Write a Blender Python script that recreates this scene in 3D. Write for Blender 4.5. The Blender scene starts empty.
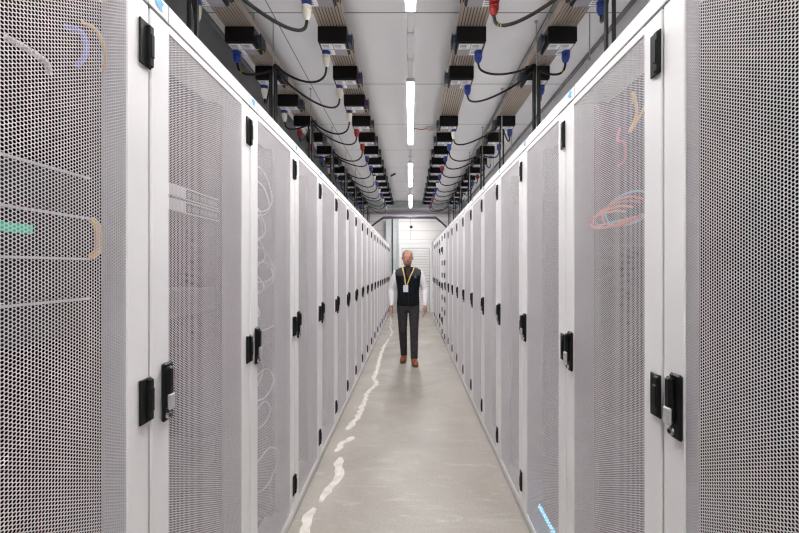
import bpy, math, random
import numpy as np
from mathutils import Vector, Matrix
random.seed(7)
S = bpy.context.scene
C = S.collection
F, H = 370.0, 1.465
VX, VY = 410.5, 268.0
WL, WR = 0.675, 0.655          # aisle half widths, left and right of the camera
CEIL = 3.625

# ------------------------------------------------------------------ materials
def mat(name, col, rough=0.5, metal=0.0, emit=None, estr=0.0, spec=0.5, coat=0.0):
    m = bpy.data.materials.new(name); m.use_nodes = True
    b = m.node_tree.nodes['Principled BSDF']
    b.inputs['Base Color'].default_value = (*col, 1)
    b.inputs['Roughness'].default_value = rough
    b.inputs['Metallic'].default_value = metal
    b.inputs['Specular IOR Level'].default_value = spec
    b.inputs['Coat Weight'].default_value = coat
    if emit:
        b.inputs['Emission Color'].default_value = (*emit, 1)
        b.inputs['Emission Strength'].default_value = estr
    return m

def noisy(m, scale, c0, c1, detail=4, rough=None, bump=0.0, bscale=None, stretch=None, lo=.35, hi=.65):
    nt = m.node_tree; N = nt.nodes; L = nt.links
    b = N['Principled BSDF']
    tc = N.new('ShaderNodeTexCoord')
    mp = N.new('ShaderNodeMapping'); L.new(tc.outputs['Object'], mp.inputs[0])
    if stretch: mp.inputs['Scale'].default_value = stretch
    n = N.new('ShaderNodeTexNoise'); n.inputs['Scale'].default_value = scale; n.inputs['Detail'].default_value = detail
    L.new(mp.outputs[0], n.inputs['Vector'])
    r = N.new('ShaderNodeValToRGB')
    r.color_ramp.elements[0].position = lo; r.color_ramp.elements[1].position = hi
    r.color_ramp.elements[0].color = (*c0, 1); r.color_ramp.elements[1].color = (*c1, 1)
    L.new(n.outputs['Fac'], r.inputs[0]); L.new(r.outputs[0], b.inputs['Base Color'])
    if bump:
        n2 = N.new('ShaderNodeTexNoise'); n2.inputs['Scale'].default_value = bscale or scale * 4
        L.new(mp.outputs[0], n2.inputs['Vector'])
        bp = N.new('ShaderNodeBump'); bp.inputs['Strength'].default_value = bump; bp.inputs['Distance'].default_value = .01
        L.new(n2.outputs['Fac'], bp.inputs['Height']); L.new(bp.outputs[0], b.inputs['Normal'])
    return m

M = {}
M['white'] = noisy(mat('rack_white', (.8, .79, .8), .42), 3, (.79, .775, .785), (.83, .815, .825))
M['perf'] = mat('perforated_steel', (.62, .585, .615), .5)
M['groove'] = mat('groove_dark', (.06, .06, .065), .7)
M['black'] = noisy(mat('black_plastic', (.005, .005, .0055), .4, spec=.3), 30, (.004, .004, .0045), (.007, .007, .0075))
M['inner'] = mat('rack_inner_black', (.004, .0038, .004), .8, spec=.1)
M['gear'] = mat('gear_black', (.008, .008, .009), .6, spec=.2)
M['gearlip'] = mat('gear_silver', (.62, .62, .64), .35, .2)
M['gearwhite'] = mat('gear_white', (.85, .85, .85), .5)
M['chrome'] = mat('chrome', (.75, .75, .76), .22, 1)
M['greyplastic'] = mat('grey_keypad', (.42, .42, .43), .4)
M['bluelabel'] = mat('blue_sticker', (.06, .33, .62), .5)
M['alu'] = mat('busway_aluminium', (.44, .37, .31), .45, .3)
M['aludark'] = mat('busway_slot', (.09, .07, .055), .6)
M['rod'] = mat('zinc_rod', (.45, .45, .46), .4, .7)
M['label'] = mat('box_label_white', (.78, .78, .8), .5)
M['labelgrey'] = mat('box_plate_grey', (.28, .27, .3), .5)
M['yellow'] = mat('warning_yellow', (.75, .6, .05), .5)
M['blue'] = mat('plug_blue', (.012, .04, .26), .4)
M['bluegrey'] = mat('socket_blue_grey', (.05, .085, .15), .45)
M['red'] = mat('plug_red', (.32, .012, .012), .4)
M['purple'] = mat('socket_purple', (.10, .03, .20), .45)
M['cream'] = mat('plug_cream', (.72, .69, .6), .45)
M['rubber'] = mat('cable_rubber', (.006, .006, .006), .5, spec=.3)
M['trunk'] = mat('trunking_white', (.6, .6, .61), .45)
M['lamp'] = mat('lamp_diffuser', (.9, .9, .9), .5, emit=(1, .985, .97), estr=26)
M['galv'] = noisy(mat('galvanised', (.5, .52, .53), .5, .3), 8, (.5, .53, .54), (.58, .6, .61))
M['purplepipe'] = mat('lilac_conduit', (.13, .10, .16), .85, spec=.2)
M['palelilac'] = mat('pale_lilac', (.5, .45, .5), .5)
M['wallwhite'] = mat('wall_white', (.82, .8, .79), .55)
M['contain'] = noisy(mat('containment_grey', (.2, .2, .21), .6), 2, (.17, .17, .18), (.22, .22, .23))  # pale panels like the right wall's, with the left side's shade in the colour
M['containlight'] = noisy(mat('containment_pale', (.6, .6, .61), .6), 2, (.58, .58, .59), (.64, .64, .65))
M['filler'] = noisy(mat('crack_filler', (.6, .58, .54), .6), 18, (.56, .535, .49), (.72, .70, .66))
M['led'] = mat('blue_led', (.1, .4, .8), .4, emit=(.15, .6, 1), estr=1.6)
M['green'] = mat('green_strip', (.02, .5, .33), .4, emit=(.02, .6, .38), estr=.08)
for n, c in dict(cable_white=(.85, .83, .82), cable_pink=(.7, .38, .36), cable_orange=(.85, .16, .05), cable_cyan=(.1, .5, .55),
                 cable_yellow=(.85, .55, .05), cable_red=(.6, .04, .04), cable_blue=(.08, .2, .7), cable_lilac=(.5, .45, .6)).items():
    M[n] = mat(n, c, .5)
M['skin'] = noisy(mat('skin', (.55, .28, .2), .5), 14, (.47, .21, .15), (.56, .27, .20))
M['hair'] = noisy(mat('hair', (.33, .22, .16), .7), 60, (.26, .17, .12), (.42, .31, .24))
M['beard'] = noisy(mat('beard', (.2, .1, .06), .8), 60, (.16, .08, .05), (.3, .17, .11))
M['shirt'] = noisy(mat('shirt_white', (.78, .76, .8), .75), 20, (.72, .70, .74), (.82, .8, .84), bump=.3)
M['vest'] = noisy(mat('vest_black', (.006, .007, .01), .85, spec=.2), 20, (.005, .006, .009), (.009, .010, .014), bump=.3)
M['vestgrey'] = mat('vest_grey', (.03, .033, .042), .8)
M['trouser'] = noisy(mat('trouser_grey', (.04, .036, .04), .85, spec=.2), 25, (.032, .029, .032), (.05, .045, .048), bump=.3)
M['shoe'] = mat('shoe_tan', (.24, .07, .02), .45)
M['sole'] = mat('shoe_sole', (.12, .07, .04), .7)
M['lanyard'] = mat('lanyard_yellow', (.62, .45, .16), .6)
M['badge'] = mat('badge_white', (.6, .68, .82), .4)
M['dark'] = mat('collar_dark', (.02, .014, .014), .8)
M['eye'] = mat('eye_dark', (.02, .015, .012), .3)
M['lip'] = mat('lip', (.35, .12, .1), .5)

def floor_mat():
    m = mat('polished_concrete', (.4, .37, .34), .35, spec=.5)
    nt = m.node_tree; N = nt.nodes; L = nt.links; b = N['Principled BSDF']
    tc = N.new('ShaderNodeTexCoord')
    def noise(sc, det, rgh=.5, dist=0, vec=None):
        n = N.new('ShaderNodeTexNoise'); n.inputs['Scale'].default_value = sc; n.inputs['Detail'].default_value = det
        n.inputs['Roughness'].default_value = rgh; n.inputs['Distortion'].default_value = dist
        L.new(vec or tc.outputs['Object'], n.inputs['Vector']); return n
    def ramp(src, stops):
        r = N.new('ShaderNodeValToRGB'); e = r.color_ramp.elements
        e[0].position, e[0].color = stops[0][0], (*stops[0][1], 1)
        e[1].position, e[1].color = stops[-1][0], (*stops[-1][1], 1)
        for p, c in stops[1:-1]:
            k = e.new(p); k.color = (*c, 1)
        L.new(src, r.inputs[0]); return r
    a = ramp(noise(1.3, 6, .6, .8).outputs['Fac'], [(.3, (.29, .262, .23)), (.5, (.335, .308, .275)), (.7, (.39, .362, .328))])
    g = ramp(noise(90, 3, .6).outputs['Fac'], [(.3, (.86,)*3), (.7, (1.1,)*3)])
    mix = N.new('ShaderNodeMix'); mix.data_type = 'RGBA'; mix.blend_type = 'MULTIPLY'; mix.inputs[0].default_value = 1
    L.new(a.outputs[0], mix.inputs[6]); L.new(g.outputs[0], mix.inputs[7])
    mp = N.new('ShaderNodeMapping'); mp.inputs['Rotation'].default_value = (0, 0, .6); mp.inputs['Scale'].default_value = (1, 3.2, 1)
    L.new(tc.outputs['Object'], mp.inputs[0])
    s = ramp(noise(2.6, 8, .72, 2.2, mp.outputs[0]).outputs['Fac'], [(.54, (0,)*3), (.74, (.5,)*3)])
    mx2 = N.new('ShaderNodeMix'); mx2.data_type = 'RGBA'
    L.new(s.outputs[0], mx2.inputs[0]); L.new(mix.outputs[2], mx2.inputs[6]); mx2.inputs[7].default_value = (.54, .51, .47, 1)
    L.new(mx2.outputs[2], b.inputs['Base Color'])
    rr = ramp(noise(3, 5).outputs['Fac'], [(.3, (.28,)*3), (.7, (.5,)*3)])
    L.new(rr.outputs[0], b.inputs['Roughness'])
    return m
M['floor'] = floor_mat()

def ceil_mat():
    m = mat('ceiling_panels', (.6, .6, .61), .55)
    nt = m.node_tree; N = nt.nodes; L = nt.links; b = N['Principled BSDF']
    tc = N.new('ShaderNodeTexCoord'); sp = N.new('ShaderNodeSeparateXYZ'); L.new(tc.outputs['Object'], sp.inputs[0])
    def math_(op, a, bb=None):
        n = N.new('ShaderNodeMath'); n.operation = op
        for i, v in enumerate((a, bb)):
            if v is None: continue
            if isinstance(v, (int, float)): n.inputs[i].default_value = v
            else: L.new(v, n.inputs[i])
        return n.outputs[0]
    def line(o, period, phase, w):
        f = math_('FRACT', math_('DIVIDE', math_('SUBTRACT', o, phase - 24 * period), period))
        return math_('MAXIMUM', math_('LESS_THAN', f, w / period), math_('GREATER_THAN', f, 1 - w / period))
    ln = math_('MAXIMUM', line(sp.outputs[1], 1.215, 3.13, .006), line(sp.outputs[0], 1.17, 0, .005))
    n = N.new('ShaderNodeTexNoise'); n.inputs['Scale'].default_value = .8; L.new(tc.outputs['Object'], n.inputs['Vector'])
    r = N.new('ShaderNodeValToRGB'); r.color_ramp.elements[0].color = (.75, .75, .765, 1); r.color_ramp.elements[1].color = (.81, .81, .825, 1)
    L.new(n.outputs['Fac'], r.inputs[0])
    mx = N.new('ShaderNodeMix'); mx.data_type = 'RGBA'
    L.new(ln, mx.inputs[0]); L.new(r.outputs[0], mx.inputs[6]); mx.inputs[7].default_value = (.2, .2, .205, 1)
    L.new(mx.outputs[2], b.inputs['Base Color'])
    return m
M['ceiling'] = ceil_mat()

def wall_mat():
    m = mat('sandwich_panels', (.8, .78, .77), .5)
    nt = m.node_tree; N = nt.nodes; L = nt.links; b = N['Principled BSDF']
    tc = N.new('ShaderNodeTexCoord')
    br = N.new('ShaderNodeTexBrick'); br.offset = 0
    mp = N.new('ShaderNodeMapping'); mp.inputs['Rotation'].default_value = (math.pi / 2, 0, 0)
    L.new(tc.outputs['Object'], mp.inputs[0]); L.new(mp.outputs[0], br.inputs[0])
    br.inputs['Color1'].default_value = (.88, .86, .85, 1); br.inputs['Color2'].default_value = (.86, .84, .83, 1)
    br.inputs['Mortar'].default_value = (.5, .48, .48, 1)
    br.inputs['Scale'].default_value = 1; br.inputs['Mortar Size'].default_value = .008
    br.inputs['Brick Width'].default_value = 9; br.inputs['Row Height'].default_value = .3
    L.new(br.outputs[0], b.inputs['Base Color'])
    return m
M['panelwall'] = wall_mat()

# ------------------------------------------------------------------ mesh builder
class MB:
    def __init__(s): s.v = []; s.f = []; s.m = []; s.mats = []
    def mi(s, m):
        if m not in s.mats: s.mats.append(m)
        return s.mats.index(m)
    def add(s, vs, fs, m, T=None):
        b = len(s.v); k = s.mi(m)
        s.v += [tuple(T @ Vector(p)) if T else tuple(p) for p in vs]
        for f in fs: s.f.append(tuple(b + i for i in f)); s.m.append(k)
        return s
    def box(s, x0, x1, y0, y1, z0, z1, m, T=None):
        vs = [(x, y, z) for x in (x0, x1) for y in (y0, y1) for z in (z0, z1)]
        fs = [(0, 1, 3, 2), (4, 6, 7, 5), (0, 4, 5, 1), (2, 3, 7, 6), (0, 2, 6, 4), (1, 5, 7, 3)]
        return s.add(vs, fs, m, T)
    def cbox(s, x0, x1, y0, y1, z0, z1, c, m, T=None):
        """box with every edge chamfered by c"""
        ce = [(x0 + x1) / 2, (y0 + y1) / 2, (z0 + z1) / 2]; h = [(x1 - x0) / 2, (y1 - y0) / 2, (z1 - z0) / 2]
        c = min(c, min(h) * .9)
        vs = []; idx = {}
        for ax in range(3):
            for sx in (-1, 1):
                for sy in (-1, 1):
                    for sz in (-1, 1):
                        sg = (sx, sy, sz)
                        p = tuple(ce[i] + sg[i] * (h[i] if i == ax else h[i] - c) for i in range(3))
                        idx[(ax, sg)] = len(vs); vs.append(p)
        fs = []
        for ax in range(3):
            a, b2 = [i for i in range(3) if i != ax]
            for sgn in (-1, 1):
                q = []
                for (u, w) in ((-1, -1), (1, -1), (1, 1), (-1, 1)):
                    g = [0, 0, 0]; g[ax] = sgn; g[a] = u; g[b2] = w; q.append(idx[(ax, tuple(g))])
                fs.append(tuple(q))
            for u in (-1, 1):
                for w in (-1, 1):
                    g0 = [0, 0, 0]; g1 = [0, 0, 0]
                    g0[a] = g1[a] = u; g0[b2] = g1[b2] = w; g0[ax] = -1; g1[ax] = 1
                    fs.append((idx[(a, tuple(g0))], idx[(a, tuple(g1))], idx[(b2, tuple(g1))], idx[(b2, tuple(g0))]))
        for sx in (-1, 1):
            for sy in (-1, 1):
                for sz in (-1, 1):
                    g = (sx, sy, sz); fs.append((idx[(0, g)], idx[(1, g)], idx[(2, g)]))
        # fix winding outward
        cc = Vector(ce); out = []
        for f in fs:
            p = [Vector(vs[i]) for i in f]; n = (p[1] - p[0]).cross(p[2] - p[1]); mid = sum(p, Vector()) / len(p)
            out.append(f if n.dot(mid - cc) > 0 else tuple(reversed(f)))
        return s.add(vs, out, m, T)
    def cyl(s, p0, p1, r0, r1, m, n=12, caps=True):
        return s.tube([p0, p1], [r0, r1], m, n, caps)
    def tube(s, pts, r, m, n=8, caps=True):
        pts = [Vector(p) for p in pts]
        rs = r if isinstance(r, (list, tuple)) else [r] * len(pts)
        vs = []; fs = []
        t = (pts[1] - pts[0]).normalized()
        u = t.orthogonal().normalized()
        for i, p in enumerate(pts):
            if i == 0: tn = pts[1] - pts[0]
            elif i == len(pts) - 1: tn = pts[-1] - pts[-2]
            else: tn = pts[i + 1] - pts[i - 1]
            tn.normalize(); u = (u - tn * u.dot(tn)).normalized(); w = tn.cross(u)
            for k in range(n):
                a = 2 * math.pi * k / n
                vs.append(tuple(p + (u * math.cos(a) + w * math.sin(a)) * rs[i]))
        for i in range(len(pts) - 1):
            for k in range(n):
                k2 = (k + 1) % n
                fs.append((i * n + k, i * n + k2, (i + 1) * n + k2, (i + 1) * n + k))
        if caps: fs.append(tuple(reversed(range(n)))); fs.append(tuple((len(pts) - 1) * n + k for k in range(n)))
        return s.add(vs, fs, m)
    def ell(s, rings, m, n=20, axis='z', close=True):
        """rings: (cx, cy, cz, rx, ry, power) horizontal ellipses lofted upward"""
        vs = []; fs = []
        for r in rings:
            cx, cy, cz, rx, ry = r[:5]; pw = r[5] if len(r) > 5 else 2
            for k in range(n):
                a = 2 * math.pi * k / n; ca, sa = math.cos(a), math.sin(a)
                ex = math.copysign(abs(ca) ** (2 / pw), ca); ey = math.copysign(abs(sa) ** (2 / pw), sa)
                vs.append((cx + rx * ex, cy + ry * ey, cz))
        for i in range(len(rings) - 1):
            for k in range(n):
                k2 = (k + 1) % n
                fs.append((i * n + k, i * n + k2, (i + 1) * n + k2, (i + 1) * n + k))
        if close: fs.append(tuple(reversed(range(n)))); fs.append(tuple((len(rings) - 1) * n + k for k in range(n)))
        return s.add(vs, fs, m)
    def mesh(s, name, smooth=False):
        me = bpy.data.meshes.new(name)
        me.from_pydata(s.v, [], s.f); me.update()
        for m in s.mats: me.materials.append(M[m])
        me.polygons.foreach_set('material_index', s.m)
        if smooth:
            me.polygons.foreach_set('use_smooth', [True] * len(s.f))
            me.set_sharp_from_angle(angle=math.radians(38))
        return me
    def build(s, name, parent=None, smooth=False, loc=None):
        o = bpy.data.objects.new(name, s.mesh(name, smooth)); C.objects.link(o)
        if parent: o.parent = parent
        if loc: o.location = loc
        return o

def tag(o, label=None, cat=None, group=None, kind=None):
    if label: o['label'] = label
    if cat: o['category'] = cat
    if group: o['group'] = group
    if kind: o['kind'] = kind
    return o
def empty(name, loc=(0, 0, 0), rz=0):
    o = bpy.data.objects.new(name, None); C.objects.link(o); o.location = loc; o.rotation_euler = (0, 0, rz)
    o.empty_display_size = .1
    return o
def copy_tree(o, parent=None):
    c = o.copy(); C.objects.link(c)
    if parent: c.parent = parent
    for ch in KIDS.get(o.name, []):
        copy_tree(ch, c)
    return c
KIDS = {}
def index_kids():
    KIDS.clear()
    for o in bpy.data.objects:
        if o.parent: KIDS.setdefault(o.parent.name, []).append(o)
def struct(o): return tag(o, kind='structure')
ORD = ['first', 'second', 'third', 'fourth', 'fifth', 'sixth', 'seventh', 'eighth', 'ninth', 'tenth', 'eleventh', 'twelfth',
       'thirteenth', 'fourteenth', 'fifteenth', 'sixteenth', 'seventeenth', 'eighteenth', 'nineteenth', 'twentieth']

# ------------------------------------------------------------------ room shell
Y0, Y1 = -2.6, 12.3
XL, XR = -(WL + 1.07), WR + 1.15
struct(MB().box(XL - .1, XR + .1, Y0 - .1, Y1 + .1, -.1, 0, 'floor').build('floor'))
struct(MB().box(XL - .1, XR + .1, Y0 - .1, Y1 + .1, CEIL, CEIL + .1, 'ceiling').build('ceiling'))
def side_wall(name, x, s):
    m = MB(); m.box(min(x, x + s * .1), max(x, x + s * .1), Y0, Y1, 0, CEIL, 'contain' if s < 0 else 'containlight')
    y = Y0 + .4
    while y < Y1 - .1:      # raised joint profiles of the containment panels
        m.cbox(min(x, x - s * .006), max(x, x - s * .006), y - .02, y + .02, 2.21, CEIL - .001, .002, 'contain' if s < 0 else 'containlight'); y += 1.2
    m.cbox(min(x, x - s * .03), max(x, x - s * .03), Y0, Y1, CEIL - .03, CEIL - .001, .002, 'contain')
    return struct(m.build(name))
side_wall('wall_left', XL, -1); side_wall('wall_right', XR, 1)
struct(MB().box(XL - .1, XR + .1, Y1, Y1 + .1, 0, CEIL, 'panelwall').build('wall_back'))
struct(MB().box(XL - .1, XR + .1, Y0 - .1, Y0, 0, CEIL, 'wallwhite').build('wall_front'))
struct(MB().cbox(-1.1, 1.7, Y1 - .018, Y1 - .001, 0.001, .13, .004, 'gearwhite').build('baseboard_back'))

# back door with ribbed leaf
d = struct(MB().build('door_1'))
fr = MB()
fr.cbox(-.37, -.30, Y1 - .07, Y1 - .001, 0, 2.34, .006, 'gearwhite')
fr.cbox(.65, .72, Y1 - .07, Y1 - .001, 0, 2.34, .006, 'gearwhite')
fr.cbox(-.37, .72, Y1 - .075, Y1 - .001, 2.27, 2.375, .006, 'gearwhite')
fr.cbox(-.30, .65, Y1 - .055, Y1 - .001, 2.13, 2.27, .006, 'gearwhite')
fr.build('door_frame', d)
lf = MB(); lf.box(-.298, .648, Y1 - .03, Y1 - .001, .02, 2.128, 'galv')
z = .05
while z < 2.08:
    lf.cbox(-.27, .62, Y1 - .045, Y1 - .031, z, z + .072, .006, 'wallwhite'); z += .09
lf.build('door_leaf', d)
MB().cbox(.56, .60, Y1 - .10, Y1 - .046, 1.0, 1.03, .006, 'rod').build('door_handle', d)

# grey steel column and beams at the end of the aisle
co = MB()
co.box(-.80, -.62, 12.02, Y1 - .002, 0.001, 3.07, 'galv')
co.box(-.615, -.575, 12.07, Y1 - .002, 0.001, 3.07, 'groove')
co.box(-.57, -.46, 12.0, Y1 - .002, 0.001, 3.07, 'galv')
co.box(-.455, -.425, 12.06, Y1 - .002, 0.001, 3.07, 'galv')
co.box(-.42, -.385, 12.0, Y1 - .002, 0.001, 3.07, 'galv')
struct(co.build('trim_1'))
bm_ = MB()
bm_.box(XL, XR, 11.86, 12.0, 3.56, CEIL - .001, 'galv'); bm_.box(XL, XR, 11.90, 11.96, 3.43, 3.56, 'galv')
bm_.box(XL, XR, 11.86, 12.0, 3.40, 3.43, 'galv')
struct(bm_.build('trim_2'))
struct(MB().cbox(XL, XR, 12.2, 12.299, 3.16, 3.21, .008, 'gearwhite').build('trim_3'))
struct(MB().cbox(XL, XR, 12.24, 12.299, 3.26, 3.34, .008, 'palelilac').build('trim_4'))

# pale crack repair in the floor
def fpt(px, py):
    dd = F * H / (py - VY); return Vector(((px - VX) * dd / F, dd, 0))
segs = [[(301, 545), (304, 533), (307, 520), (315, 508)], [(321.5, 502), (327, 492), (331, 486), (337, 478), (339.5, 471), (338, 464), (340.5, 457.5)],
        [(334.6, 452), (344, 443), (352.5, 436.5)],
        [(346.4, 430), (353, 423.5), (358.7, 417), (361, 409), (364, 402.7), (366, 396), (368.5, 391.5), (374.5, 386.5), (377, 382.5), (373.6, 378.7), (377, 371), (378.3, 365.6), (380, 357),
         (382.7, 350), (385.5, 344), (389, 339)], [(390.5, 336.5), (392.2, 332), (390, 327), (391.5, 322), (390, 317)]]
m = MB(); rnd = random.Random(3)
for sg in segs:
    P = [fpt(*p) for p in sg]; Q = []
    for a, b in zip(P[:-1], P[1:]):
        n = max(2, int((b - a).length / .035))
        for i in range(n): Q.append(a.lerp(b, i / n))
    Q.append(P[-1]); n = len(Q)
    Q = [q + Vector((rnd.uniform(-.011, .011), 0, 0)) if 0 < i < n - 1 else q for i, q in enumerate(Q)]
    vs = []; fs = []
    for i, q in enumerate(Q):
        t = (Q[min(i + 1, n - 1)] - Q[max(i - 1, 0)]).normalized(); w = Vector((t.y, -t.x, 0))
        end = .5 if i in (0, n - 1) else 1
        base = .026 if q.y < 7 else .018
        vs.append(tuple(q - w * (base * end * rnd.uniform(.6, 1.4)) + Vector((0, 0, .0012))))
        vs.append(tuple(q + w * (base * end * rnd.uniform(.6, 1.4)) + Vector((0, 0, .0012))))
    for i in range(n - 1): fs.append((2 * i, 2 * i + 1, 2 * i + 3, 2 * i + 2))
    m.add(vs, fs, 'filler')
struct(m.build('floor_crack_filler'))

# ------------------------------------------------------------------ perforated sheet
def perf_mesh(wy, z0, z1, p=.00725, s=.79, th=.0009):
    cy = p * math.sqrt(3) / 2
    ncol = int(wy / cy) + 1; nrow = int((z1 - z0) / p) + 1
    ii, jj = np.meshgrid(np.arange(ncol), np.arange(nrow), indexing='ij')
    ii = ii.ravel(); jj = jj.ravel()
    cyy = -ncol * cy / 2 + (ii + .5) * cy; czz = z0 + (jj + .5 * (ii % 2) + .25) * p
    ang = np.radians(np.arange(6) * 60.0)
    R = p / math.sqrt(3)
    oy = cyy[:, None] + R * np.cos(ang); oz = czz[:, None] + R * np.sin(ang)
    key = np.round(oy / (p / 1000 * 7)).astype(np.int64) * 10000000 + np.round(oz / (p / 1000 * 7)).astype(np.int64)
    # share corners by lattice rounding on half-steps
    ky = np.round(oy / (R / 2)).astype(np.int64); kz = np.round((oz - z0) / (p / 4)).astype(np.int64)
    key = ky * 1000003 + kz
    uq, first, inv = np.unique(key.ravel(), return_index=True, return_inverse=True)
    O = np.stack([np.zeros(len(uq)), oy.ravel()[first], oz.ravel()[first]], 1)
    inv = inv.reshape(-1, 6)
    n = len(cyy); r = R * s
    iy = cyy[:, None] + r * np.cos(ang); iz = czz[:, None] + r * np.sin(ang)
    I0 = np.stack([np.zeros(n * 6), iy.ravel(), iz.ravel()], 1)
    I1 = I0.copy(); I1[:, 0] = -th
    V = np.concatenate([O, I0, I1]).astype(np.float32)
    b0 = len(O); b1 = b0 + n * 6
    k = np.arange(6); k2 = (k + 1) % 6
    base = np.arange(n)[:, None] * 6
    fr_ = np.stack([inv[:, k], inv[:, k2], b0 + base + k2, b0 + base + k], 2).reshape(-1, 4)
    wl = np.stack([b0 + base + k, b0 + base + k2, b1 + base + k2, b1 + base + k], 2).reshape(-1, 4)
    Fc = np.concatenate([fr_, wl]).astype(np.int32)
    me = bpy.data.meshes.new('mesh_panel')
    me.vertices.add(len(V)); me.vertices.foreach_set('co', V.ravel())
    me.loops.add(len(Fc) * 4); me.loops.foreach_set('vertex_index', Fc.ravel())
    me.polygons.add(len(Fc)); me.polygons.foreach_set('loop_start', np.arange(0, len(Fc) * 4, 4, dtype=np.int32))
    me.update(calc_edges=True)
    me.materials.append(M['perf'])
    return me

# ------------------------------------------------------------------ server rack
DT, DB = 2.142, .05
def make_rack(kind='plain'):
    t = empty('server_rack')
    b = MB()
    D = 1.05; hw = .2985
    b.box(-D, -.034, -hw, -hw + .012, .03, 2.2, 'white'); b.box(-D, -.034, hw - .012, hw, .03, 2.2, 'white')
    b.box(-D, -D + .012, -hw + .012, hw - .012, .03, 2.2, 'white')
    b.box(-D + .012, -.034, -hw + .012, hw - .012, 2.15, 2.2, 'white')
    b.box(-D + .012, -.034, -hw + .012, hw - .012, .03, .05, 'white')
    b.cbox(-.034, -.003, -hw, hw, 2.151, 2.2, .002, 'white'); b.box(-.030, -.005, -.297, .297, 2.1425, 2.1508, 'groove')           # fascia over the door
    b.box(-.0035, -.0022, -.222, -.2205, 2.153, 2.198, 'groove')        # joint in the fascia
    b.box(-D + .02, -.012, -hw, hw, 0.001, .028, 'groove')
    b.cbox(-.034, -.004, -hw, hw, .012, .046, .002, 'gearlip')          # bright kick strip
    b.build('body', t)
    r = MB()
    rf = -.085 if kind == 'plain' else -.112
    r.box(-.15, rf, -.286, -.243, .055, 2.14, 'inner'); r.build('mounting_rail', t)
    r = MB(); r.box(-.15, rf, .243, .286, .055, 2.14, 'inner'); r.build('mounting_rail', t)
    x = -.152 if kind == 'plain' else -.65
    if kind != 'plain':  # black sheets added to stand in for the shade inside the rack
        for sg in (-1, 1):
            r = MB(); r.box(-.64, -.151, min(sg * .284, sg * .286), max(sg * .284, sg * .286), .055, 2.14, 'inner'); r.build('side_liner', t)
        r = MB(); r.box(-.64, -.151, -.283, .283, 2.13, 2.14, 'inner'); r.build('roof_liner', t)
        r = MB(); r.box(-.64, -.151, -.283, .283, .055, .062, 'inner'); r.build('floor_liner', t)
    r = MB(); r.box(x - .006, x, -.286, .286, .055, 2.14, 'inner'); r.build('blanking_panel', t)
    st = MB()
    st.add([(-.0015, -.288 + a * 1.5, 2.176 + c * 1.5) for a, c in ((0, .004), (.016, .012), (.03, .008), (.024, -.002), (.028, -.010), (.012, -.006))],
           [(0, 1, 2, 3, 4, 5)], 'bluelabel')
    st.build('sticker', t)
    # door
    dr = MB(); w = .2965; sw = .077
    x0 = -.03
    dr.cbox(x0, 0, -w, -w + sw - .003, DB, DT, .003, 'white')
    dr.cbox(x0, 0, w - sw + .003, w, DB, DT, .003, 'white')
    dr.box(x0, -.0002, -w + sw - .004, w - sw + .004, DT - .022, DT - .001, 'white')
    dr.box(x0, -.0002, -w + sw - .004, w - sw + .004, DB + .001, DB + .03, 'white')
    do = dr.build('door', t)
    p = bpy.data.objects.new('mesh_panel', PERF); C.objects.link(p); p.parent = do; p.location = (-.003, 0, 0)
    for z in (2.033, 1.128, .212):
        h = MB()
        h.cbox(.0005, .006, .258, .2985, z - .057, z + .057, .002, 'black')
        h.cbox(.0005, .013, .281, .299, z - .053, z + .053, .003, 'black')
        h.cbox(.012, .016, .284, .296, z - .03, z + .03, .0015, 'black')
        h.build('hinge', do)
    h = MB()
    h.cbox(.0005, .012, -.262, -.222, 1.047, 1.207, .005, 'black')
    h.cbox(.010, .025, -.261, -.238, 1.118, 1.198, .006, 'black')
    h.cbox(.010, .018, -.260, -.239, 1.085, 1.13, .003, 'black')
    h.build('handle', do)
    g = MB(); g.cbox(.0185, .028, -.262, -.236, 1.080, 1.124, .004, 'greyplastic'); g.build('keypad_cover', do)
    g = MB(); g.cyl((.0125, -.248, 1.064), (.019, -.248, 1.064), .010, .009, 'chrome', 14); g.cyl((.0195, -.248, 1.064), (.020, -.248, 1.064), .005, .005, 'black', 10)
    g.build('lock_barrel', do, True)
    return t

def make_split(t):
    """taller-split storage cabinet: three stacked solid doors each with a handle and two hinges"""
    t = empty('storage_cabinet')
    b = MB(); hw = .2985
    b.box(-1.0, -.034, -hw, hw, .03, 2.2, 'white'); b.box(-.98, -.012, -hw, hw, .001, .03, 'groove')
    b.build('body', t)
    for (za, zb) in ((.05, .74), (.745, 1.44), (1.445, 2.19)):
        d_ = MB(); d_.cbox(-.03, 0, -.2965, .2965, za, zb, .003, 'white'); do = d_.build('door', t)
        for zz in (za + .12, zb - .12):
            h = MB(); h.cbox(.0005, .018, .262, .299, zz - .05, zz + .05, .003, 'black'); h.build('hinge', do)
        h = MB(); zc = (za + zb) / 2
        h.cbox(.0005, .014, -.256, -.226, zc - .08, zc + .08, .005, 'black'); h.cbox(.012, .034, -.251, -.231, zc - .03, zc + .07, .006, 'black'); h.build('handle', do)
    return t

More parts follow.
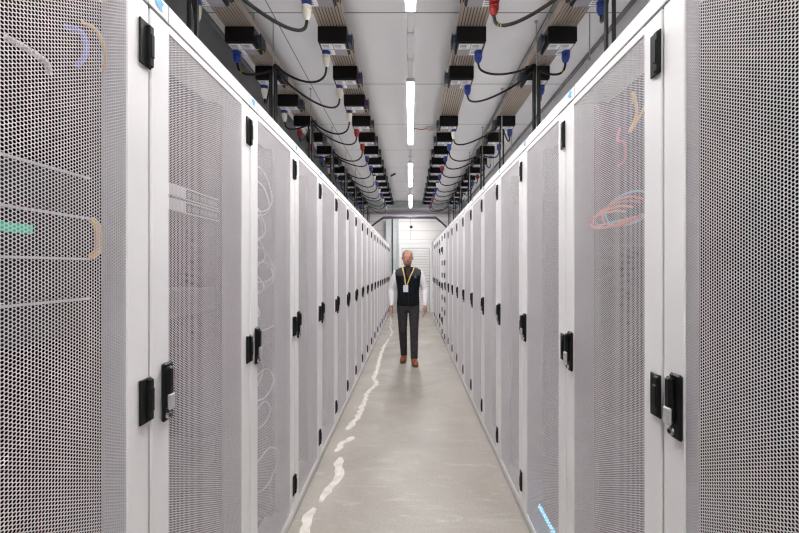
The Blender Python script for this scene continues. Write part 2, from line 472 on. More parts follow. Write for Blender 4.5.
PERF = perf_mesh(.455, DB + .02, DT - .01)
protoP = make_rack('plain'); protoG = make_rack('gear'); cab0 = make_split(None)
index_kids()
used = {'P': False, 'G': False, 'C': False}
def place(key, loc, rz):
    src = {'P': protoP, 'G': protoG, 'C': cab0}[key]
    o = src if not used[key] else copy_tree(src)
    used[key] = True
    o.location = loc; o.rotation_euler = (0, 0, rz); return o
SL, SR = .3587, .3617
racks = {}
extraL = {0: 'servers and green strip inside', 1: 'two white-fronted switches inside', 2: 'loops of white cable inside'}
extraR = {0: 'nearest the camera', 1: 'orange and cyan cables inside', 2: 'blue lights glowing low inside'}
NL = 19
for k in range(NL):
    o = place('G' if k < 3 else 'P', (-WL, SL + .6 * k + .3, 0), 0)
    e = extraL.get(k) or ('beside the steel column at the far end' if k == NL - 1 else 'plain perforated door')
    tag(o, f'white server rack {ORD[k]} along the left row, {e}', 'server rack', 'server racks of the left row')
    racks[('L', k)] = o
for k in range(15):
    y = SR + .6 * k + .3
    if k >= 11: y += 1.2
    if k < 15:
        o = place('G' if k in (1, 2) else 'P', (WR, y, 0), math.pi)
        if k in extraR: lab = f'white server rack {ORD[k]} along the right row, {extraR[k]}'
        elif k < 11: lab = f'white server rack {ORD[k]} along the right row, plain perforated door'
        else: lab = f'distant white server rack, {ORD[k - 11]} beyond the split-door cabinets on the right'
        tag(o, lab, 'server rack', 'server racks of the right row')
        racks[('R', k)] = o
for j in range(2):
    o = place('C', (WR, SR + .6 * 11 + .3 + .6 * j, 0), math.pi)
    tag(o, ['nearer', 'farther'][j] + ' white cabinet with stacked doors and many black hinges in the right row', 'cabinet', 'split-door cabinets of the right row')

# ------------------------------------------------------------------ equipment inside the near racks
def rack_pt(side, k, x, y, z):
    if side == 'L': return Vector((-WL + x, SL + .6 * k + .3 + y, z))
    return Vector((WR - x, SR + .6 * k + .3 - y, z))
def gear(side, k, z0, z1, name, label, cat, group, lip=False, white=False, ledn=0, green=False, dx=0.0):
    t = empty(name, rack_pt(side, k, dx, 0, 0), 0 if side == 'L' else math.pi)
    b = MB(); b.cbox(-.6, -.105, -.22, .22, z0, z1, .002, 'gear'); b.cbox(-.127, -.118, -.242, .242, z0, z1, .001, 'gear'); b.build('chassis', t)
    if lip:
        g = MB(); g.box(-.104, -.098, -.235, .235, z1 - .006, z1 - .001, 'gearlip'); g.build('bezel_edge', t)
    if white:
        g = MB(); g.box(-.104, -.1, -.235, .02, z0 + .003, z1 - .003, 'gearwhite'); g.build('label_plate', t)
        g = MB()
        for q in range(8):
            g.box(-.104, -.1, .034 + q * .025, .048 + q * .025, z0 + .012, z1 - .014, 'labelgrey')
        g.build('port', t)
        g = MB(); g.box(-.104, -.098, -.045, .235, z1 - .004, z1 - .001, 'gearlip'); g.box(-.104, -.098, -.045, .235, z0 + .001, z0 + .004, 'gearlip'); g.build('bezel_edge', t)
    if green:
        g = MB(); g.box(-.104, -.099, -.2, .10, (z0 + z1) / 2 - .009, (z0 + z1) / 2 + .009, 'green'); g.build('status_strip', t)
    for q in range(ledn):
        g = MB(); yy = -.218 + q * .021
        g.box(-.104, -.098, yy, yy + .005, z0 + .01, z0 + .016, 'led'); g.box(-.104, -.098, yy + .008, yy + .013, z0 + .028, z0 + .034, 'led'); g.build('indicator_light', t)
    return tag(t, label, cat, group)
gs_ = 'servers in the nearest left rack'
gear('L', 0, 1.60, 1.685, 'rack_server', 'black server with silver top edge, above the green strip in the nearest left rack', 'server', gs_, lip=True)
gear('L', 0, 1.50, 1.588, 'rack_server', 'black server with green status strip in the nearest left rack', 'server', gs_, lip=True, green=True)
gear('L', 0, 1.405, 1.49, 'rack_server', 'black server with silver edge just below the green strip, nearest left rack', 'server', gs_, lip=True)
gear('L', 0, 1.31, 1.395, 'rack_server', 'lowest silver-edged black server in the nearest left rack', 'server', gs_, lip=True)
gs_ = 'switches in the second left rack'
gear('L', 1, 1.70, 1.742, 'network_switch', 'upper slim switch with white plate in the second left rack', 'network switch', gs_, white=True)
gear('L', 1, 1.652, 1.695, 'network_switch', 'lower slim switch with white plate in the second left rack', 'network switch', gs_, white=True)
gear('L', 1, 1.30, 1.388, 'rack_server', 'black server at chest height in the second left rack', 'server', 'servers in the second left rack')
gear('L', 1, .70, .788, 'rack_server', 'black server at knee height in the second left rack', 'server', 'servers in the second left rack')
gear('L', 2, 1.05, 1.14, 'rack_server', 'black server behind white cables in the third left rack', 'server', 'servers in the third left rack', lip=True)
gear('R', 1, 1.55, 1.64, 'network_switch', 'black switch under the orange cables in the second right rack', 'network switch', 'switches in the right racks', lip=True)
gear('R', 1, .80, .888, 'rack_server', 'black server low in the second right rack', 'server', 'servers in the second right rack')
gear('R', 2, .11, .155, 'network_switch', 'switch with a row of blue lights low in the third right rack', 'network switch', 'switches in the right racks', ledn=11, dx=.035)

def catmull(P, n=10):
    P = [Vector(p) for p in P]; out = []
    Q = [P[0] * 2 - P[1]] + P + [P[-1] * 2 - P[-2]]
    for i in range(1, len(Q) - 2):
        a, b, c, e = Q[i - 1], Q[i], Q[i + 1], Q[i + 2]
        for j in range(n):
            t = j / n
            out.append(.5 * ((2 * b) + (c - a) * t + (2 * a - 5 * b + 4 * c - e) * t * t + (3 * b - a - 3 * c + e) * t ** 3))
    out.append(P[-1]); return out
def patch(side, k, pts, m, label, group, r=.0035):
    P = [rack_pt(side, k, *p) for p in pts]
    o = MB().tube(catmull(P, 7), r, m, 6).build('patch_cable', None, True)
    return tag(o, label, 'cable', group)
rn = random.Random(11)
# third left rack: sagging white loops
for i in range(13):
    z = [1.93, 1.86, 1.74, 1.70, 1.62, 1.55, 1.47, 1.40, 1.27, 1.05, .95, .78, .52][i]
    ya = rn.uniform(-.22, -.10); yb = ya + rn.uniform(.12, .32); sag = rn.uniform(.05, .2)
    xx = -.045 - .0095 * (i % 5)
    pts = [(-.095, ya, z), (xx, ya + .01, z + .01), (xx, (ya + yb) / 2 + .03, z + .035 - sag * .2), (xx, yb, z - sag * .6), (xx, (ya + yb) / 2, z - sag), (-.095, ya + .03, z - sag * .9)]
    patch('L', 2, pts, ['cable_white', 'cable_white', 'cable_white', 'cable_pink', 'cable_white', 'cable_lilac'][i % 6],
          f'{["white", "white", "white", "pink", "white", "lilac"][i % 6]} patch cable loop, {ORD[i]} from the top in the third left rack', 'patch cables in the third left rack', .0042)
# second right rack: coloured cables
for i in range(5):
    z = 1.66 + i * .022; w_ = .12 + .02 * i
    xo = -.0115 * i
    pts = [(-.09, -.20, z), (-.05, -.21 + .015 * i, z - .01), (-.04, -.08, z - .045 - .01 * i), (-.045, w_, z - .02), (-.05, w_ + .03, z + .03), (-.055, .02, z + .05), (-.095, -.05, z + .04)]
    ca, cb = .13 + .012 * (i % 3), .026 + .007 * i
    pts = [(-.04 + xo, -.05 + .012 * i + ca * math.cos(math.radians(t_)), 1.635 + .008 * i + cb * math.sin(math.radians(t_))) for t_ in (30, 70, 110, 145, 180, 215, 250, 290, 330)]
    patch('R', 1, pts, ['cable_orange', 'cable_orange', 'cable_red', 'cable_orange', 'cable_cyan'][i],
          f'{["orange", "orange", "red", "orange", "cyan"][i]} patch cable, {ORD[i]} from the bottom of the coloured loops, second right rack', 'patch cables in the second right rack', .0038)
for i in range(3):
    y = .185 + i * .02
    patch('R', 1, [(-.06, y, 1.95 - i * .03), (-.05, y + .012, 1.88), (-.05, y - .012, 1.80), (-.05, y + .01, 1.72), (-.07, y, 1.64 + i * .02)],
          'cable_cyan', f'cyan cable hanging near the stile of the second right rack, {ORD[i]} of three', 'hanging cyan cables', .003)
patch('R', 1, [(-.07, .06, 2.00), (-.05, .09, 2.02), (-.05, .11, 1.95), (-.045, .08, 1.90), (-.05, .12, 1.93), (-.05, .18, 1.97)], 'cable_yellow', 'curled yellow cable high in the second right rack', 'high cables in the second right rack', .005)
patch('R', 1, [(-.07, -.02, 1.95), (-.05, .0, 1.90), (-.05, .04, 1.88), (-.06, .03, 1.83), (-.07, -.03, 1.82)], 'cable_red', 'red cable below the yellow curl in the second right rack', 'high cables in the second right rack', .004)
# nearest left rack
patch('L', 0, [(-.075, .212, 1.58), (-.06, .21, 1.56), (-.06, .212, 1.51), (-.075, .21, 1.49)], 'cable_yellow', 'short yellow cable beside the servers in the nearest left rack', 'cables in the nearest left rack', .0075)
patch('L', 0, [(-.09, .16, 2.0), (-.06, .17, 1.99), (-.06, .178, 1.95), (-.08, .178, 1.92)], 'cable_blue', 'blue cable high in the nearest left rack', 'cables in the nearest left rack', .006)
patch('L', 0, [(-.08, .03, 1.895), (-.06, .045, 1.885), (-.06, .085, 1.88), (-.075, .11, 1.87)], 'cable_white', 'white cable high in the nearest left rack', 'cables in the nearest left rack', .006)
patch('L', 0, [(-.08, .19, 2.03), (-.06, .21, 2.02), (-.06, .235, 1.97), (-.07, .235, 1.94)], 'cable_yellow', 'yellow cable high in the nearest left rack', 'cables in the nearest left rack', .004)

# ------------------------------------------------------------------ busways, tap-off boxes and power cables
ZB = H + 1.864                      # underside of the tap-off boxes
ZT = ZB + .138                      # underside of the busways
XS = {'lo': -1.417, 'li': -.648, 'ri': .506, 'ro': 1.259}
NM = {'lo': 'outer left', 'li': 'inner left', 'ri': 'inner right', 'ro': 'outer right'}
for key, x in XS.items():
    t = empty('busway', (x, 0, 0))
    m = MB(); w = .112
    m.box(-w, w, -2.4, 11.3, ZT + .008, ZT + .045, 'aludark')
    for q in range(9):
        xx = -w + .0125 + q * (2 * w - .025) / 8
        m.box(xx - .0075, xx + .0075, -2.4, 11.3, ZT, ZT + .009, 'alu')
    m.box(-w - .004, -w, -2.4, 11.3, ZT - .002, ZT + .05, 'alu'); m.box(w, w + .004, -2.4, 11.3, ZT - .002, ZT + .05, 'alu')
    m.build('track', t)
    for y in (.69, 3.13, 5.56, 7.99, 10.42):
        for sx in (-.09, .09):
            h = MB(); h.cyl((sx, y, ZT + .046), (sx, y, CEIL - .001), .005, .005, 'rod', 8); h.build('hanger', t)
    tag(t, f'ribbed aluminium busway track, {NM[key]} of the four under the ceiling', 'busway', 'busway tracks under the ceiling')

def make_box(side, sockm):
    """side: +1 the plug sits at the +x bottom corner, side socket on the other flank"""
    t = empty('tap_off_box')
    b = MB()
    b.cbox(-.121, .121, 0, .19, .012, .137, .003, 'black')
    b.cbox(-.112, .112, .006, .184, .0, .013, .002, 'black')
    b.box(-.121, .121, .192, .26, .09, .137, 'black')
    b.build('housing', t)
    l = MB()
    l.box(-.104, .104, .012, .18, -.0015, -.0002, 'labelgrey')
    for (a, c, e, g) in ((-.098, -.004, .1, .172), (.004, .098, .018, .09), (-.098, -.004, .018, .09)):
        if side > 0: a, c = -c, -a
        a_, c_ = min(a, c), max(a, c)
        l.box(a_, c_, e, g, -.003, -.0016, 'label' if e < .09 or side < 0 else 'label')
        for q in range(3):
            l.box(a_ + .008, c_ - .03, e + .012 + q * .018, e + .018 + q * .018, -.0036, -.0031, 'groove')
    l.box(-side * .1, -side * .1 + .03, .088, .098, -.003, -.0016, 'yellow')
    l.build('label_plate', t)
    s = MB(); px = .078 * side
    s.cyl((px, .125, -.0037), (px, .125, -.026), .036, .033, sockm, 16)
    s.build('socket', t, True)
    f = MB(); fx = -side * .122
    f.cbox(min(fx, fx - side * .03), max(fx, fx - side * .03), .05, .15, .03, .10, .006, 'bluegrey' if sockm != 'purple' else 'purple')
    f.cbox(min(fx - side * .03, fx - side * .036), max(fx - side * .03, fx - side * .036), .045, .155, .0, .11, .004, 'black')
    f.build('side_socket', t)
    return t
protos = {}
for side in (-1, 1):
    for sm in ('blue', 'red', 'purple'):
        protos[(side, sm)] = [make_box(side, sm), False]
index_kids()
def boxat(side, sm, x, y):
    pr = protos[(side, sm)]
    o = pr[0] if not pr[1] else copy_tree(pr[0])
    pr[1] = True
    o.location = (x, y, ZB); return o
plugcol = {  # colours per row, index 0 is k=-1
    'li': ['cream', 'cream', 'cream', 'cream', 'red', 'red', 'blue', 'blue', 'cream', 'blue', 'cream', 'blue', 'cream', 'blue', 'cream'],
    'lo': ['cream', 'blue', 'cream', 'cream', 'red', 'red', 'blue', 'cream', 'blue', 'blue', 'cream', 'blue', 'cream', 'blue', 'blue'],
    'ri': ['red', 'blue', 'blue', None, 'cream', 'blue', 'blue', 'red', 'blue', 'cream', 'blue', 'blue', 'red', 'blue', 'red'],
    'ro': ['blue', 'blue', 'blue', None, 'blue', 'blue', 'cream', 'blue', 'red', 'blue', 'blue', 'cream', 'blue', 'blue', 'blue']}
rr = random.Random(5)
slot = {}
for key, x in XS.items():
    side = -1 if key[0] == 'l' else 1
    n = 0
    for i, pc in enumerate(plugcol[key]):
        if pc is None: continue
        k = i - 1; y = 3.06 + .6 * k
        sm = {'cream': 'blue', 'blue': 'blue', 'red': 'red'}[pc]
        if key == 'li' and k in (1, 2): sm = 'purple'
        o = boxat(side, sm, x, y)
        tag(o, f'black tap-off box with {sm} socket, {ORD[n]} from the camera on the {NM[key]} busway', 'tap-off box', 'tap-off boxes on the busways')
        # plug and cable
        c = empty('power_cable', (0, 0, 0))
        px, py, pz = x + .078 * side, y + .125, ZB - .034
        ln = 1.0 if pc == 'cream' else .55
        q = MB(); lean = Vector((0, .12, -1)).normalized()
        a = Vector((px, py, pz)); body = 'cream' if pc == 'cream' else pc
        q.cyl(a, a + lean * .022, .034, .034, pc, 16)
        q.tube([a + lean * .0225, a + lean * (.0225 + .012 * ln), a + lean * (.0225 + .05 * ln), a + lean * (.0225 + .072 * ln)], [.030, .031, .024, .013], body, 14)
        q.build('plug', c, True)
        st = a + lean * (.024 + .072 * ln)
        sgn = -1 if key[0] == 'l' else 1
        j = (k + 2) // 2                      # rod / drop serving this pair of boxes
        rx = -1.20 if key[0] == 'l' else 1.10
        ry = 1.97 + 1.215 * j + .05
        cnt = slot.setdefault((sgn, j), 0); slot[(sgn, j)] += 1
        ins = key in ('li', 'ri')
        ox = rx + sgn * (-.021 if ins else .021); oy = ry + (-.02 if k % 2 == 0 else .02)
        ztop = 3.22 - (.04 if k % 2 else 0)
        if key in ('li', 'ri'):
            sag = rr.uniform(.10, .17)
            tgt = Vector((ox, oy, ztop))
            b0, b1, b2, b3 = st, st + Vector((0, .01, -sag * 1.3)), st.lerp(tgt, .62) + Vector((0, 0, -sag)), tgt + Vector((0, 0, .01))
            pts = [b0 * (1 - u) ** 3 + b1 * 3 * u * (1 - u) ** 2 + b2 * 3 * u * u * (1 - u) + b3 * u ** 3 for u in (0, .12, .25, .4, .55, .7, .85, 1)]
            pts += [Vector((ox, oy, ztop - .09))]
        else:
            tgt = Vector((ox, oy, ztop - .04))
            b0, b1, b2, b3 = st, st + Vector((0, .01, -.14)), st.lerp(tgt, .7) + Vector((0, 0, -.05)), tgt
            pts = [b0 * (1 - u) ** 3 + b1 * 3 * u * (1 - u) ** 2 + b2 * 3 * u * u * (1 - u) + b3 * u ** 3 for u in (0, .15, .3, .45, .6, .75, .9, 1)]
            pts += [Vector((ox, oy, ztop - .10))]
        for zz in (2.85, 2.55): pts.append(Vector((ox, oy, zz)))
        pts.append(Vector((pts[-1].x, pts[-1].y, 2.203)))
        MB().tube(catmull(pts, 6), .0095 if k >= 0 else .0115, 'rubber', 8).build('cord', c, True)
        if (key, k) in (('ri', -1), ('ro', 0), ('lo', 0), ('ro', -1)):
            cp = catmull(pts, 6)
            for w_ in (9, 11):
                if w_ + 1 < len(cp):
                    MB().cyl(cp[w_], cp[w_].lerp(cp[w_ + 1], .45), .0117, .0117, 'yellow', 10).build('marker_band', c, True)
        tag(c, f'black power cable with {body} plug from the {ORD[n]} box on the {NM[key]} busway', 'cable', 'power cables drooping from the tap-off boxes')
        n += 1
# threaded rods that carry the cable drops
for sgn, x in ((-1, -1.20), (1, 1.10)):
    for j in range(0, 8):
        y = 1.97 + 1.215 * j + .05
        t = MB(); t.cyl((x, y, 2.98), (x, y, CEIL - .001), .006, .006, 'rod', 8); t.cyl((x, y, CEIL - .012), (x, y, CEIL - .0012), .018, .018, 'rod', 10)
        o = t.build('threaded_rod', None, True)
        tag(o, f'thin threaded rod over the {"left" if sgn < 0 else "right"} racks, {ORD[j]} cable drop from the camera', 'rod', 'threaded rods hanging from the ceiling')
for j in range(1, 6):
    y = 3.14 + 1.215 * (j - 1)
    t = MB(); t.cyl((1.52, y, 3.24), (1.52, y, CEIL - .001), .005, .005, 'rod', 8); t.cyl((1.52, y, 3.23), (1.52, y, 3.25), .011, .011, 'rod', 8)
    tag(t.build('threaded_rod', None, True), f'short threaded rod by the right side wall, {ORD[j - 1]} from the camera', 'rod', 'short rods by the right side wall')

# ------------------------------------------------------------------ linear lights
XLt = 0.0
tr = empty('lighting_trunking', (XLt, 0, 0))
ZL = H + 1.9
m = MB(); m.cbox(-.026, .026, -2.4, 11.8, ZL + .03, ZL + .062, .004, 'trunk'); m.build('rail', tr)
for y in (3.03, 3.4, 6.0, 6.4, 9.0, 9.4):
    q = MB(); q.cbox(-.03, .03, y, y + .05, ZL + .022, ZL + .066, .003, 'galv'); q.build('rail_clip', tr)
for y in (.7, 3.1, 5.6, 8.1, 10.6):
    q = MB(); q.cyl((0, y, ZL + .063), (0, y, CEIL - .001), .004, .004, 'rod', 8); q.build('hanger', tr)
tag(tr, 'white lighting trunking rail running down the middle of the ceiling', 'lighting track')
for i in range(5):
    y0 = 3.75 + 2.93 * (i - 2)
    t = empty('linear_ceiling_light', (XLt, y0, ZL))
    m = MB(); m.cbox(-.041, .041, 0, 1.9, .008, .0285, .003, 'trunk')
    m.box(-.041, -.0355, 0, 1.9, -.014, .0085, 'trunk'); m.box(.0355, .041, 0, 1.9, -.014, .0085, 'trunk')
    m.box(-.041, .041, 0, .005, -.014, .0085, 'trunk'); m.box(-.041, .041, 1.895, 1.9, -.014, .0085, 'trunk'); m.build('housing', t)
    m = MB(); m.cbox(-.033, .033, .01, 1.89, -.012, .0075, .005, 'lamp'); m.build('diffuser', t)
    lab = ['behind the camera position', 'nearest in view at the top edge', 'long bright one above mid aisle', 'second shortest, over the walking person', 'farthest and smallest by the end beam'][i]
    tag(t, f'glowing linear ceiling light, {lab}', 'ceiling light', 'linear lights along the aisle')

# red ceiling sounder, sensors
t = empty('smoke_detector', (.30, 5.68, CEIL - .001))
MB().tube([(0, 0, 0), (0, 0, -.02), (0, 0, -.045), (0, 0, -.06)], [.055, .055, .045, .02], 'cream', 16).build('detector_head', t, True)
MB().tube(catmull([(-.05, 0, -.02), (-.12, .01, -.03), (-.22, .0, -.02), (-.27, .02, -.004)]), .006, 'red', 6).build('red_wire', t, True)
tag(t, 'cream smoke detector with a red wire beside the inner right busway', 'smoke detector')
t = empty('wall_camera', (.02, Y1 - .001, H + 41 * 12.3 / F))
MB().tube([(0, 0, 0), (0, -.03, 0)], [.06, .06], 'gearwhite', 14).build('mount', t, True)
MB().tube([(0, -.031, 0), (0, -.06, 0), (0, -.08, 0)], [.05, .042, .02], 'black', 14).build('lens_dome', t, True)
tag(t, 'small dark camera dome on the end wall above the white door', 'camera')
o = MB().cbox(-.012, .012, -.12, .12, -.04, 0, .006, 'black', Matrix.Translation((-.40, 8.5, CEIL - .001)) @ Matrix.Rotation(.5, 4, 'Z')).build('ceiling_sensor')
tag(o, 'slim black sensor on the ceiling between lights and inner left busway', 'sensor')

# arched conduits over the end of the aisle
YA = 10.45
def arch(dx, dz, r, m, label, y):
    k = y / F
    P = [(-1.30 - dx, y, 2.203), (-1.30 - dx, y, 2.45), (-1.12, y, H + 40 * k + .03), (-.80, y, H + 50 * k + dz), (-.66, y, H + 51 * k + dz),
         (0, y, H + 51.2 * k + dz), (.60, y, H + 51 * k + dz), (.74, y, H + 50 * k + dz), (1.08 , y, H + 40 * k - .03), (1.27 + dx, y, 2.42), (1.27 + dx, y, 2.203)]
    o = MB().tube(catmull(P, 6), r, m, 10).build('conduit', None, True)
    tag(o, label, 'conduit', 'conduits arched over the far aisle end')
arch(0, 0, .022, 'purplepipe', 'thicker lilac conduit arched over the far end of the aisle', YA)
arch(.04, -.035, .014, 'rubber', 'thin dark conduit arched just under the lilac one', YA - .05)

# ------------------------------------------------------------------ person
def remesh(mb, name, parent, vox=.007, smooth=6):
    o = mb.build(name, parent)
    me0 = o.data
    mo = o.modifiers.new('r', 'REMESH'); mo.mode = 'VOXEL'; mo.voxel_size = vox; mo.use_smooth_shade = True
    sm = o.modifiers.new('s', 'SMOOTH'); sm.factor = .5; sm.iterations = smooth
    dg = bpy.context.evaluated_depsgraph_get()
    me = bpy.data.meshes.new_from_object(o.evaluated_get(dg))
    o.modifiers.clear(); o.data = me
    me.materials.clear()
    for k in mb.mats: me.materials.append(M[k])
    return o
PS = empty('person', (-.035, 5.76, 0))
tag(PS, 'person in black vest, white shirt and yellow lanyard walking down the aisle', 'person')
# joints, x to image right, -y towards the camera
sh = {-1: (-.185, .0, 1.40), 1: (.182, .0, 1.40)}
el = {-1: (-.262, .03, 1.13), 1: (.262, .01, 1.13)}
wr = {-1: (-.262, -.06, .875), 1: (.258, -.09, .875)}
hip = {-1: (-.092, 0, .92), 1: (.088, 0, .92)}
kn = {-1: (-.085, -.02, .50), 1: (.09, -.10, .50)}
an = {-1: (-.068, .10, .095), 1: (.092, -.12, .085)}
hx, hy, hz = -.012, -.02, 1.62     # head centre
def head_rings(m, mat_, e=0.0):
    m.ell([(hx, hy + .005, hz - .115, .03 + e, .035 + e), (hx, hy - .008, hz - .105, .045 + e, .058 + e), (hx, hy - .008, hz - .08, .056 + e, .075 + e), (hx, hy - .004, hz - .04, .067 + e, .088 + e), (hx, hy, hz, .073 + e, .094 + e),
           (hx, hy + .006, hz + .04, .075 + e, .097 + e), (hx, hy + .008, hz + .08, .066 + e, .087 + e), (hx, hy + .008, hz + .105, .046 + e, .063 + e), (hx, hy + .008, hz + .122, .018 + e, .026 + e)], mat_, 24)
b = MB(); sk = 'skin'
head_rings(b, sk)
b.tube([(hx, -.01, hz - .03), (hx * .6, .0, 1.50), (0, .01, 1.42)], [.055, .056, .07], sk, 16)
b.tube([(hx + .006, hy - .09, hz + .018), (hx + .007, hy - .106, hz - .012), (hx + .008, hy - .116, hz - .028), (hx + .007, hy - .095, hz - .036)], [.008, .012, .016, .012], sk, 10)
for s_ in (-1, 1):
    b.tube([(hx + s_ * .074, hy + .012, hz + .02), (hx + s_ * .082, hy + .02, hz + .005), (hx + s_ * .076, hy + .012, hz - .03)], [.012, .017, .009], sk, 8)
b.tube([(hx - .045, hy - .082, hz + .022), (hx, hy - .094, hz + .026), (hx + .045, hy - .082, hz + .022)], [.009, .011, .009], sk, 8)
b.ell([(0, .0, .84, .10, .09), (0, .0, .95, .155, .105), (0, .0, 1.08, .14, .095), (0, .0, 1.25, .155, .105), (0, .0, 1.38, .15, .09), (0, .01, 1.43, .10, .07), (0, .01, 1.47, .06, .06)], sk, 20)
for s_ in (-1, 1):
    A, E, W = Vector(sh[s_]), Vector(el[s_]), Vector(wr[s_])
    b.tube([A + Vector((-s_ * .06, 0, .0)), A, A.lerp(E, .5), E, E.lerp(W, .4), W], [.03, .03, .036, .036, .035, .024], sk, 12)
    dr = (W - E).normalized(); fwd = Vector((0, -1, 0)); side_ = Vector((s_, 0, 0))
    palm = W + dr * .055
    b.tube([W, W + dr * .03, palm, W + dr * .092], [.023, .030, .033, .026], sk, 10)
    b.tube([W + fwd * .02, palm + fwd * .022, W + dr * .09 + fwd * .02], [.016, .019, .015], sk, 8)
    b.tube([W - fwd * .01, palm - fwd * .022, W + dr * .088 - fwd * .022], [.014, .018, .014], sk, 8)
    for q, (off, ln) in enumerate(((.034, .068), (.012, .078), (-.011, .072), (-.033, .056))):
        r0 = W + dr * .088 + fwd * off
        c1 = r0 + dr * ln * .45 - side_ * .006; c2 = c1 + dr * ln * .32 - side_ * .016; c3 = c2 + dr * ln * .18 - side_ * .018
        b.tube([r0 - dr * .02, r0, c1, c2, c3], [.010, .0105, .0095, .0085, .0065], sk, 8)
    t0 = W + dr * .025 + fwd * .028; t1 = t0 + fwd * .026 + dr * .025 - side_ * .008; t2 = t1 + dr * .032 + fwd * .006 - side_ * .008
    b.tube([W + dr * .015 + fwd * .008, t0, t1, t2], [.014, .013, .011, .008], sk, 8)
    Hh, K, An = Vector(hip[s_]), Vector(kn[s_]), Vector(an[s_])
    b.tube([Hh, Hh.lerp(K, .5), K, K.lerp(An, .35), An], [.082, .065, .05, .048, .034], sk, 12)
    b.tube([An + Vector((0, .02, -.03)), An + Vector((0, -.05, -.045)), An + Vector((0, -.13, -.055))], [.034, .034, .024], sk, 10)
remesh(b, 'body', PS, .0055, 3)
# hair cap, beard, eyes, mouth
h = MB()
h.ell([(hx, hy + .045, hz - .035, .062, .062), (hx, hy + .036, hz, .077, .074), (hx, hy + .03, hz + .04, .082, .092), (hx, hy + .015, hz + .075, .077, .096), (hx, hy + .014, hz + .106, .056, .072), (hx, hy + .012, hz + .13, .02, .028)], 'hair', 24)
remesh(h, 'hair', PS, .006, 3)
h = MB()
h.tube([(hx - .062, hy - .035, hz - .05), (hx - .05, hy - .066, hz - .082), (hx, hy - .084, hz - .098), (hx + .05, hy - .066, hz - .082), (hx + .062, hy - .035, hz - .05)], [.008, .015, .019, .015, .008], 'beard', 10)
h.tube([(hx - .03, hy - .088, hz - .056), (hx, hy - .1, hz - .047), (hx + .03, hy - .088, hz - .056)], [.005, .007, .005], 'beard', 8)
remesh(h, 'beard', PS, .005, 2)
h = MB(); h.tube([(hx - .024, hy - .088, hz - .068), (hx, hy - .096, hz - .067), (hx + .024, hy - .088, hz - .068)], [.003, .006, .003], 'lip', 8); h.build('mouth', PS, True)
for s_ in (-1, 1):
    h = MB(); c_ = Vector((hx + s_ * .03, hy - .083, hz + .004)); h.tube([c_ + Vector((-.012, .002, 0)), c_, c_ + Vector((.012, .002, 0))], [.002, .006, .002], 'eye', 8); h.build('eye', PS, True)
# shirt: sleeves, collar
b = MB()
for s_ in (-1, 1):
    A, E, W = Vector(sh[s_]), Vector(el[s_]), Vector(wr[s_])
    b.tube([A + Vector((-s_ * .07, 0, .005)), A + Vector((0, 0, -.005)), A.lerp(E, .45), E, E.lerp(W, .3), E.lerp(W, .75), W - (W - E).normalized() * .006], [.045, .052, .060, .056, .056, .043, .037], 'shirt', 16)
b.tube([(0, .01, 1.40), (0, .01, 1.485), (0, .008, 1.50)], [.10, .074, .070], 'shirt', 18)
remesh(b, 'shirt', PS, .007, 5)
h = MB(); h.add([(-.042, -.088, 1.50), (.04, -.088, 1.50), (.03, -.128, 1.36), (.0, -.135, 1.31), (-.03, -.128, 1.36), (-.042, -.03, 1.50), (.04, -.03, 1.50), (0, -.05, 1.31)],
                [(4, 3, 2, 1, 0), (0, 1, 6, 5), (0, 5, 7, 3, 4), (1, 2, 3, 7, 6)], 'dark'); h.build('undershirt', PS)
# vest
b = MB()
b.ell([(0, .0, .885, .172, .118, 2.4), (0, .0, .92, .176, .122, 2.4), (0, .0, 1.08, .168, .118, 2.4), (0, .0, 1.22, .182, .122, 2.4), (0, .0, 1.32, .205, .122, 2.4), (0, .0, 1.39, .222, .108, 2.3), (0, .0, 1.43, .205, .09, 2.2), (0, .005, 1.465, .14, .085, 2.1), (0, .012, 1.485, .085, .078, 2)], 'vest', 28)
v = remesh(b, 'vest', PS, .008, 5)
v.data.materials.append(M['vestgrey'])
for p in v.data.polygons:
    if p.center.z > 1.345 and abs(p.center.x) > .06: p.material_index = 1
MB().add([(.085, -.1275, 1.315), (.125, -.1235, 1.31), (.128, -.1225, 1.325), (.112, -.1225, 1.365), (.10, -.1235, 1.34)], [(0, 1, 2, 3, 4)], 'bluegrey').build('vest_emblem', PS)
MB().box(-.0025, .0025, -.131, -.115, .9, 1.30, 'dark').build('zip', PS)
# lanyard and badge
lp = MB()
for s_, yy in ((-1, 0), (1, 0)):
    P = catmull([(s_ * .055, .03, 1.50), (s_ * .085, -.05, 1.49), (s_ * .08, -.108, 1.44), (s_ * .045 - .012, -.138, 1.34), (s_ * .01 - .03, -.146, 1.20)], 8)
    vs = []; fs = []
    for i, q in enumerate(P):
        vs += [(q.x - .009, q.y, q.z), (q.x + .009, q.y, q.z), (q.x + .009, q.y - .003, q.z), (q.x - .009, q.y - .003, q.z)]
    for i in range(len(P) - 1):
        for a_, b_ in ((0, 1), (1, 2), (2, 3), (3, 0)): fs.append((4 * i + a_, 4 * i + b_, 4 * i + 4 + b_, 4 * i + 4 + a_))
    lp.add(vs, fs, 'lanyard')
lo = lp.build('lanyard', PS)
g = MB(); g.cbox(-.075, .0, -.152, -.147, 1.10, 1.205, .002, 'badge'); g.build('badge', PS)
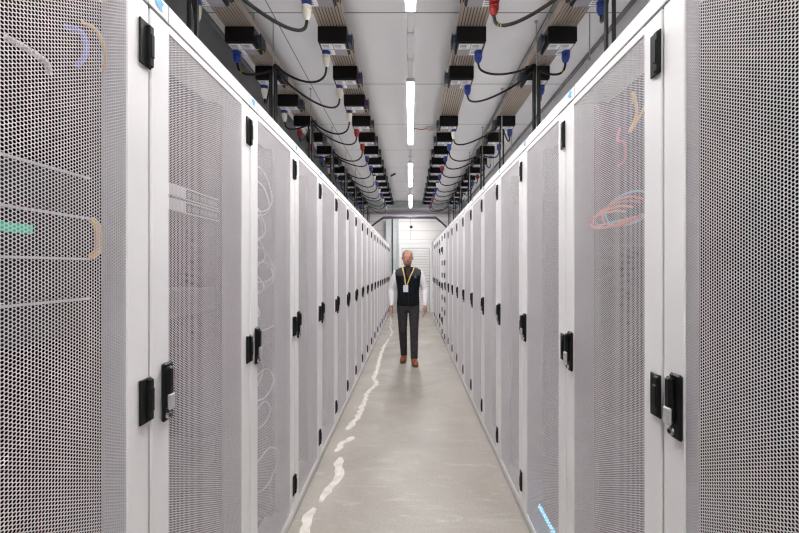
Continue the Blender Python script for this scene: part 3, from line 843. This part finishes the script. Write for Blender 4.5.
# trousers
b = MB()
b.ell([(0, .0, .80, .15, .10), (0, .0, .86, .166, .112), (0, .0, .92, .166, .108), (0, .0, .96, .158, .10)], 'trouser', 24)
for s_ in (-1, 1):
    Hh, K, An = Vector(hip[s_]), Vector(kn[s_]), Vector(an[s_])
    b.tube([Hh + Vector((0, 0, .02)), Hh.lerp(K, .3), Hh.lerp(K, .65), K, K.lerp(An, .4), K.lerp(An, .8), An + Vector((0, .0, .0))], [.088, .086, .074, .066, .062, .056, .054], 'trouser', 16)
remesh(b, 'trousers', PS, .008, 5)
for s_ in (-1, 1):
    An = Vector(an[s_]); T = Matrix.Translation((An.x, An.y, 0)) @ Matrix.Rotation(s_ * .12, 4, 'Z')
    sh_ = MB()
    vs_r = [(0, .062, .03, .02), (0, .05, .045, .045), (0, .0, .05, .05), (0, -.06, .042, .042), (0, -.12, .036, .046), (0, -.17, .028, .04), (0, -.20, .018, .022)]
    pts = [T @ Vector((0, y, zc + .012)) for (_, y, zc, r_) in vs_r]
    sh_.tube(pts, [r_ for (*_, r_) in vs_r], 'shoe', 16)
    sh_.tube([T @ Vector((0, .0, .05)), T @ Vector((0, .005, .11))], [.046, .042], 'shoe', 14)
    so = remesh(sh_, 'shoe', PS, .006, 3)
    for vtx in so.data.vertices:
        if vtx.co.z < .022: vtx.co.z = .022
    sl = MB(); sl.ell([(0, 0, .0015, .046, .135, 2.6), (0, 0, .021, .047, .138, 2.6)], 'sole', 24)
    sl.v = [tuple(T @ Vector((x, y - .068, z_))) for x, y, z_ in sl.v]
    sl.build('sole', so)

# ------------------------------------------------------------------ drop unused prototypes
for pr, fl in protos.values():
    if not fl:
        for ch in KIDS.get(pr.name, []): bpy.data.objects.remove(ch)
        bpy.data.objects.remove(pr)

# ------------------------------------------------------------------ world, camera, colour
w = bpy.data.worlds.new('world'); S.world = w; w.use_nodes = True
w.node_tree.nodes['Background'].inputs[0].default_value = (.8, .8, .85, 1); w.node_tree.nodes['Background'].inputs[1].default_value = .3
cam = bpy.data.cameras.new('camera'); co_ = bpy.data.objects.new('camera', cam); C.objects.link(co_)
co_.location = (0, 0, H); co_.rotation_euler = (math.pi / 2, 0, 0)
cam.sensor_width = 36; cam.lens = 36 * F / 799
cam.shift_x = -(VX - 399.5) / 799; cam.shift_y = (VY - 266.5) / 799
cam.clip_start = .02; cam.clip_end = 60
S.camera = co_
S.view_settings.view_transform = 'Standard'; S.view_settings.look = 'None'; S.view_settings.gamma = 1
S.view_settings.use_curve_mapping = False
S.view_settings.exposure = 2.45
S.cycles.max_bounces = 10; S.cycles.diffuse_bounces = 6; S.cycles.glossy_bounces = 4
S.cycles.use_denoising = True; S.cycles.filter_width = 1.25
